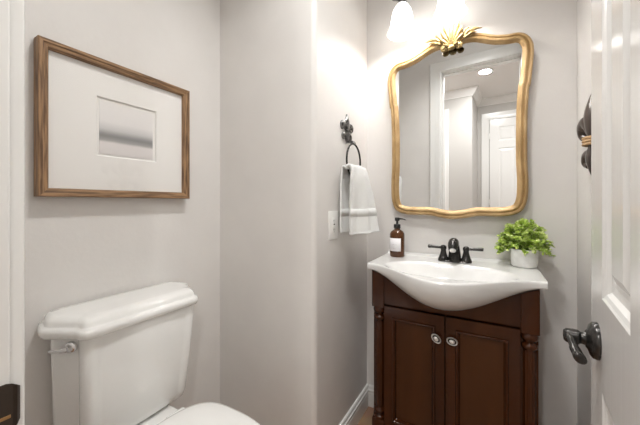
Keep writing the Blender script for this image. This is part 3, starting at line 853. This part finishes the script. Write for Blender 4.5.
# ------------------------------------------------------------------ soap bottle
bx, by, bz = -0.400, 1.470, SZ
sb = thing('soap_dispenser', 'amber glass soap bottle with black pump on sink top left end', 'soap bottle', (bx, by, bz))
MB().lathe([(0.0, 0.001), (0.030, 0.0), (0.034, 0.002), (0.0355, 0.006), (0.0355, 0.108), (0.034, 0.116), (0.029, 0.124), (0.021, 0.130), (0.0145, 0.134), (0.0135, 0.138), (0.0135, 0.145)], (bx, by, bz), n=48).build('bottle', M['amber'], sb, smooth=50)
lab = MB(); rings = []
for z in (0.030, 0.093):
    rings.append([(bx + 0.0359 * math.sin(t), by - 0.0359 * math.cos(t), bz + z) for t in (math.radians(-62 + 106 * k / 20) for k in range(21))])
lo = lab.loft(rings, False, (False, False)).build('paper_label', M['label'], sb, smooth=60)
lo.modifiers.new('thickness', 'SOLIDIFY').thickness = 0.0003
for z0, a0, a1, hh in ((0.0615, -32, 16, 0.0011), (0.043, -20, 4, 0.0008)):
    rg = [[(bx + 0.0364 * math.sin(t), by - 0.0364 * math.cos(t), bz + z0 + q) for t in (math.radians(a0 + (a1 - a0) * k / 10) for k in range(11))] for q in (-hh / 2, hh / 2)]
    MB().loft(rg, False, (False, False)).build('printed_line', M['label_ink'], lo, smooth=0)
pump = MB().lathe([(0.0, 0.140), (0.0165, 0.140), (0.0165, 0.158), (0.0145, 0.160), (0.008, 0.161), (0.0055, 0.163), (0.0055, 0.176), (0.011, 0.177), (0.0115, 0.179), (0.0115, 0.191), (0.010, 0.193), (0.0, 0.193)], (bx, by, bz), n=28).build('pump', M['black_plastic'], sb, smooth=40)
MB().tube([(bx + 0.006, by - 0.002, bz + 0.187), (bx + 0.028, by - 0.008, bz + 0.187), (bx + 0.040, by - 0.011, bz + 0.1855), (bx + 0.044, by - 0.012, bz + 0.182)], [0.0045, 0.0035, 0.003, 0.0028], 12).build('nozzle', M['black_plastic'], pump)

# ------------------------------------------------------------------ potted plant
px_, py_, pz_ = 0.123, 1.492, SZ
pp = thing('potted_plant', 'bushy bright green plant in small white pot on sink top', 'plant', (px_, py_, pz_))
MB().lathe([(0.0, 0.0005), (0.036, 0.0), (0.042, 0.003), (0.0455, 0.010), (0.0475, 0.030), (0.0482, 0.074), (0.0470, 0.0752), (0.0455, 0.074), (0.0450, 0.060), (0.0, 0.060)], (px_, py_, pz_), n=48).build('pot', M['ceramic'], pp, smooth=45)
MB().lathe([(0.0, 0.066), (0.025, 0.065), (0.0452, 0.060), (0.0452, 0.058), (0.0, 0.058)], (px_, py_, pz_), n=32).build('soil', M['soil'], pp, smooth=60)
leaf = MB(); stems = MB()
def one_leaf(c, d, up, ln_, wd):
    d = Vector(d).normalized(); s_ = d.cross(Vector(up)).normalized(); n_ = s_.cross(d)
    prof = [(0.0, 0.08), (0.25, 0.78), (0.5, 1.0), (0.78, 0.72), (1.0, 0.06)]
    vs_, fs_ = [], []
    for t, w_ in prof:
        p = Vector(c) + d * ln_ * t + n_ * (-0.18 * ln_ * t * t)
        for q in (-1, 0, 1):
            vs_.append(p + s_ * wd * w_ * q + n_ * (abs(q) * wd * 0.22 * w_))
    for k in range(4):
        for q in (0, 1):
            fs_.append((k * 3 + q, k * 3 + q + 1, k * 3 + q + 4, k * 3 + q + 3))
    leaf.add(vs_, fs_)
for k in range(150):
    az = random.uniform(0, 2 * PI)
    el = random.uniform(-0.15, 1.0) * PI / 2
    R_ = random.uniform(0.75, 1.0)
    tip = Vector((math.cos(az) * math.cos(el) * 0.098 * R_, math.sin(az) * math.cos(el) * 0.075 * R_, 0.086 + math.sin(el) * 0.105 * R_ * (1 if el > 0 else 1.3)))
    b0 = Vector((random.uniform(-0.022, 0.022), random.uniform(-0.022, 0.022), 0.060))
    midp = b0.lerp(tip, 0.5) + Vector((0, 0, 0.022))
    org = Vector((px_, py_, pz_))
    pth = catmull([b0, midp, tip], 5)
    pth = [Vector((p.x, min(p.y, 0.062), p.z)) for p in pth]
    stems.tube([org + p for p in pth], [0.0011] * len(pth), 5)
    for q in range(3, len(pth)):
        for _ in range(3 if q < len(pth) - 1 else 5):
            dirv = Vector((random.gauss(0, 1), random.gauss(0, 1), random.gauss(0.25, 0.8))) + (pth[-1] - b0).normalized() * 0.9
            c = pth[q]
            L_ = random.uniform(0.011, 0.018)
            e_ = c + dirv.normalized() * L_
            if e_.y > 0.066: dirv.y = -abs(dirv.y)
            if e_.z < 0.078 and math.hypot(e_.x, e_.y) < 0.052: continue
            one_leaf(org + c, dirv, (random.gauss(0, 0.4), random.gauss(0, 0.4), 1), L_, random.uniform(0.0050, 0.0080))
stems.build('stems', M['stem'], pp, smooth=60)
leaf.build('foliage', M['leaf'], pp, smooth=60, weld=False)

# ------------------------------------------------------------------ gilt mirror
MD = math.radians(2.15)
mc = Vector((-0.155, 1.535, 0))
mir = thing('wall_mirror', 'ornate gilt framed mirror with carved shell crest above the sink', 'mirror', (mc.x, mc.y, 1.045))
def mx2w(p):       # local (x right, h toward room, z) -> world; the mirror hangs turned a little to the left
    x, h, z = p
    return Vector((mc.x + x * math.cos(MD) - h * math.sin(MD), mc.y - x * math.sin(MD) - h * math.cos(MD), z))
half = [(0.0, 1.901), (0.050, 1.902), (0.085, 1.899), (0.120, 1.889), (0.175, 1.864), (0.222, 1.852), (0.262, 1.848), (0.292, 1.830), (0.311, 1.795), (0.315, 1.755), (0.311, 1.70), (0.3045, 1.625), (0.299, 1.608),
        (0.2935, 1.51), (0.292, 1.40), (0.2925, 1.30), (0.296, 1.215), (0.293, 1.140), (0.279, 1.095), (0.252, 1.072), (0.210, 1.062), (0.155, 1.0605), (0.105, 1.060), (0.050, 1.049), (0.0, 1.044)]
contour = half + [(-x, z) for x, z in reversed(half[1:-1])]
CT = catmull([(x, z, 0) for x, z in contour], 5, True)
nC = len(CT)
prof = [(0.0, -0.026), (0.0, 0.004), (0.002, 0.010), (0.007, 0.015), (0.012, 0.015), (0.0155, 0.0105), (0.0185, 0.0125), (0.024, 0.017), (0.029, 0.0155), (0.033, 0.009), (0.0365, 0.006), (0.039, 0.004), (0.041, -0.001), (0.041, -0.012)]
nrm = []
for i in range(nC):
    t = (CT[(i + 2) % nC] - CT[(i - 2) % nC]).normalized()
    nrm.append(Vector((t.y, -t.x, 0)))      # inward for a clockwise contour (checked below)
if sum(nrm[i].dot(-Vector((CT[i].x, CT[i].y - 1.47, 0))) for i in range(nC)) < 0:
    nrm = [-q for q in nrm]
def inset(i, d):
    p = CT[i] + nrm[i] * d
    return p.x, p.y
rings = [[mx2w((*((inset(i, d)[0]),), h, inset(i, d)[1])) for d, h in prof] for i in range(nC)]
rings.append(rings[0])
MB().loft(rings, True, (False, False)).build('frame', M['gold'], mir, smooth=40)
gl = [inset(i, 0.036) for i in range(nC)]
gl.sort(key=lambda q: math.atan2(q[1] - 1.45, q[0]))
nC = len(gl)
gm_ = MB()
gm_.add([mx2w((x, 0.0, z)) for x, z in gl] + [mx2w((x, -0.004, z)) for x, z in gl] + [mx2w((0, 0.0, 1.45)), mx2w((0, -0.004, 1.45))],
        [(i, (i + 1) % nC, 2 * nC) for i in range(nC)] + [(nC + (i + 1) % nC, nC + i, 2 * nC + 1) for i in range(nC)] + [(i, nC + i, nC + (i + 1) % nC, (i + 1) % nC) for i in range(nC)])
gm_.build('mirror_glass', M['mirror'], mir, smooth=0)
# shell crest
shell = MB(); rings = []
NA = 108
for i in range(15):
    rho = i / 14
    ring = []
    for k in range(NA + 1):
        a = math.radians(-158 + 316 * k / NA)
        rib = abs(math.sin((k / NA) * PI * 9)) ** 0.8
        g_ = rho * (0.90 + 0.10 * rib)
        x = g_ * 0.049 * math.sin(a)
        z = 1.852 + g_ * (1.907 + 0.060 * math.cos(a) - 1.852)
        h = 0.020 + 0.016 * math.sin(rho * PI * 0.8) + 0.011 * rho * (rib - 0.5)
        ring.append(mx2w((x, h, z)))
    rings.append(ring)
shell.loft(rings, False, (False, False))
# closed back of the shell
shell.loft([rings[-1], [p + (mx2w((0, 0, 0)) - mx2w((0, 0.025, 0))) for p in rings[-1]]], False, (False, False))
shell.ball(mx2w((0, 0.026, 1.846)), 0.013, 16, 10, (1.3, 1.0, 0.9))
crest = shell.build('shell_crest', M['pale_gold'], mir, smooth=50)
for s_ in (-1, 1):
    vol = MB()
    pts = []
    for k in range(26):
        a = k / 25 * 2.6 * PI
        rr_ = 0.016 * (1 - k / 30)
        pts.append(mx2w((s_ * (0.034 + rr_ * math.cos(a + 1.2)), 0.020 + 0.010 * k / 25, 1.850 + rr_ * math.sin(a + 1.2))))
    vol.tube(pts, [0.0065] * 26, 10)
    c = mx2w((s_ * 0.034, 0.028, 1.850)); vol.ball(c, 0.0075, 14, 8)
    vol.build('scroll', M['pale_gold'], mir, smooth=60)
    spray = MB()
    for (x0, z0, x1, z1, wd) in ((0.045, 1.880, 0.090, 1.912, 0.0075), (0.055, 1.888, 0.112, 1.910, 0.0065), (0.060, 1.893, 0.126, 1.903, 0.006), (0.050, 1.875, 0.104, 1.893, 0.006), (0.040, 1.868, 0.080, 1.884, 0.006), (0.048, 1.893, 0.074, 1.922, 0.006)):
        cen = catmull([(x0, z0, 0.012), ((x0 + x1) / 2, (z0 + z1) / 2 + 0.006, 0.024), (x1, z1, 0.020)], 6)
        ws = [max(0.0012, wd * math.sin(PI * (0.12 + 0.86 * k / (len(cen) - 1)))) for k in range(len(cen))]
        spray.tube([mx2w((s_ * p.x, p.z, p.y)) for p in cen], ws, 10)
    spray.build('leaf_spray', M['pale_gold'], mir, smooth=60)

# ------------------------------------------------------------------ vanity light above the mirror
LX1, LX2, LY, LZ = -0.368, -0.155, 1.440, 1.938
vl = thing('vanity_light', 'two-arm bronze vanity light with white bell shades above the mirror', 'wall light', (-0.262, VY, 2.13))
MB().lathe([(0.058, 0.0), (0.058, 0.006), (0.050, 0.014), (0.036, 0.020), (0.016, 0.026), (0.0, 0.028)], (-0.262, VY, 2.25), (0, -1, 0), 36).build('backplate', M['pewter'], vl)
for lx, LZ in ((LX1, 1.938), (LX2, 1.962)):
    az = LZ + 0.165
    MB().tube(catmull([(-0.262, VY - 0.02, 2.25), (-0.262 + (lx + 0.262) * 0.35 + 0.02, VY - 0.075, 2.262), (lx + 0.062, LY + 0.012, az + 0.055), (lx + 0.020, LY, az + 0.012), (lx - 0.010, LY - 0.004, az), (lx - 0.032, LY - 0.006, az + 0.004), (lx - 0.042, LY - 0.006, az + 0.013)], 6), [0.0055] * 30 + [0.006, 0.0065, 0.007, 0.0075, 0.0075, 0.007, 0.005], 12).build('arm', M['pewter'], vl, smooth=60)
    MB().lathe([(0.0, 0.168), (0.010, 0.166), (0.013, 0.158), (0.020, 0.150), (0.0235, 0.143), (0.0235, 0.136), (0.0, 0.136)], (lx, LY, LZ), n=28).build('socket_cap', M['pewter'], vl)
    outer = [(0.022, 0.140), (0.030, 0.130), (0.042, 0.108), (0.049, 0.082), (0.053, 0.055), (0.058, 0.028), (0.066, 0.006), (0.070, 0.0)]
    inner = [(0.067, 0.001), (0.063, 0.008), (0.055, 0.030), (0.050, 0.056), (0.046, 0.082), (0.039, 0.107), (0.027, 0.128), (0.019, 0.138)]
    MB().lathe(outer + inner + [outer[0]], (lx, LY, LZ), n=48, caps=(False, False)).build('bell_shade', M['shade'], vl, smooth=60)
    MB().lathe([(0.008, 0.140), (0.012, 0.120), (0.018, 0.100), (0.022, 0.082), (0.020, 0.066), (0.010, 0.056), (0.0, 0.054)], (lx, LY, LZ), n=24).build('bulb', M['bulb'], vl, smooth=60)
    L = bpy.data.lights.new('bulb_light', 'POINT'); L.energy = BULB_W; L.color = WARM; L.shadow_soft_size = 0.03
    o = bpy.data.objects.new('bulb_light', L); COL.objects.link(o); o.parent = vl
    o.location = Vector((lx, LY, LZ + 0.040)) - vl.location

# ------------------------------------------------------------------ carved fleur-de-lis on the right wall
fy, fz = 1.270, 1.330
fl = thing('fleur_de_lis_plaque', 'dark carved fleur-de-lis plaque with tan rope band on the right wall', 'wall decor', (RX, fy, 1.205))
def fleur_part(name, pts, wid, th, parent=fl):
    return petal(MB(), pts, wid, (RX, fy, fz), (0, 1, 0), (0, 0, 1), (-1, 0, 0), th).build(name, M['carved'], parent, smooth=60)
fleur_part('center_petal', [(0, -0.01), (0.0, 0.035), (0.0, 0.090), (0.0, 0.166)], [0.020, 0.040, 0.042, 0.002], 0.040)
for s_ in (-1, 1):
    fleur_part('side_petal', [(s_ * 0.015, -0.008), (s_ * 0.045, 0.030), (s_ * 0.085, 0.068), (s_ * 0.125, 0.060), (s_ * 0.130, 0.030), (s_ * 0.110, 0.018)], [0.012, 0.020, 0.027, 0.029, 0.022, 0.012], 0.034)
    fleur_part('lower_curl', [(s_ * 0.012, -0.018), (s_ * 0.045, -0.040), (s_ * 0.085, -0.045), (s_ * 0.100, -0.070), (s_ * 0.080, -0.085)], [0.010, 0.016, 0.020, 0.018, 0.010], 0.028)
fleur_part('tail', [(0, -0.015), (0.0, -0.06), (0.0, -0.10), (0, -0.140)], [0.020, 0.034, 0.024, 0.002], 0.036)
rp = MB()
for z in (0.006, -0.004, -0.014):
    pts = [(RX - 0.002 - 0.040 * math.sin(PI * k / 14), fy - 0.036 * math.cos(PI * k / 14), fz + z - 0.006) for k in range(15)]
    rp.tube(pts, 0.0045, 8)
rp.build('rope_band', M['tan_rope'], fl, smooth=60)
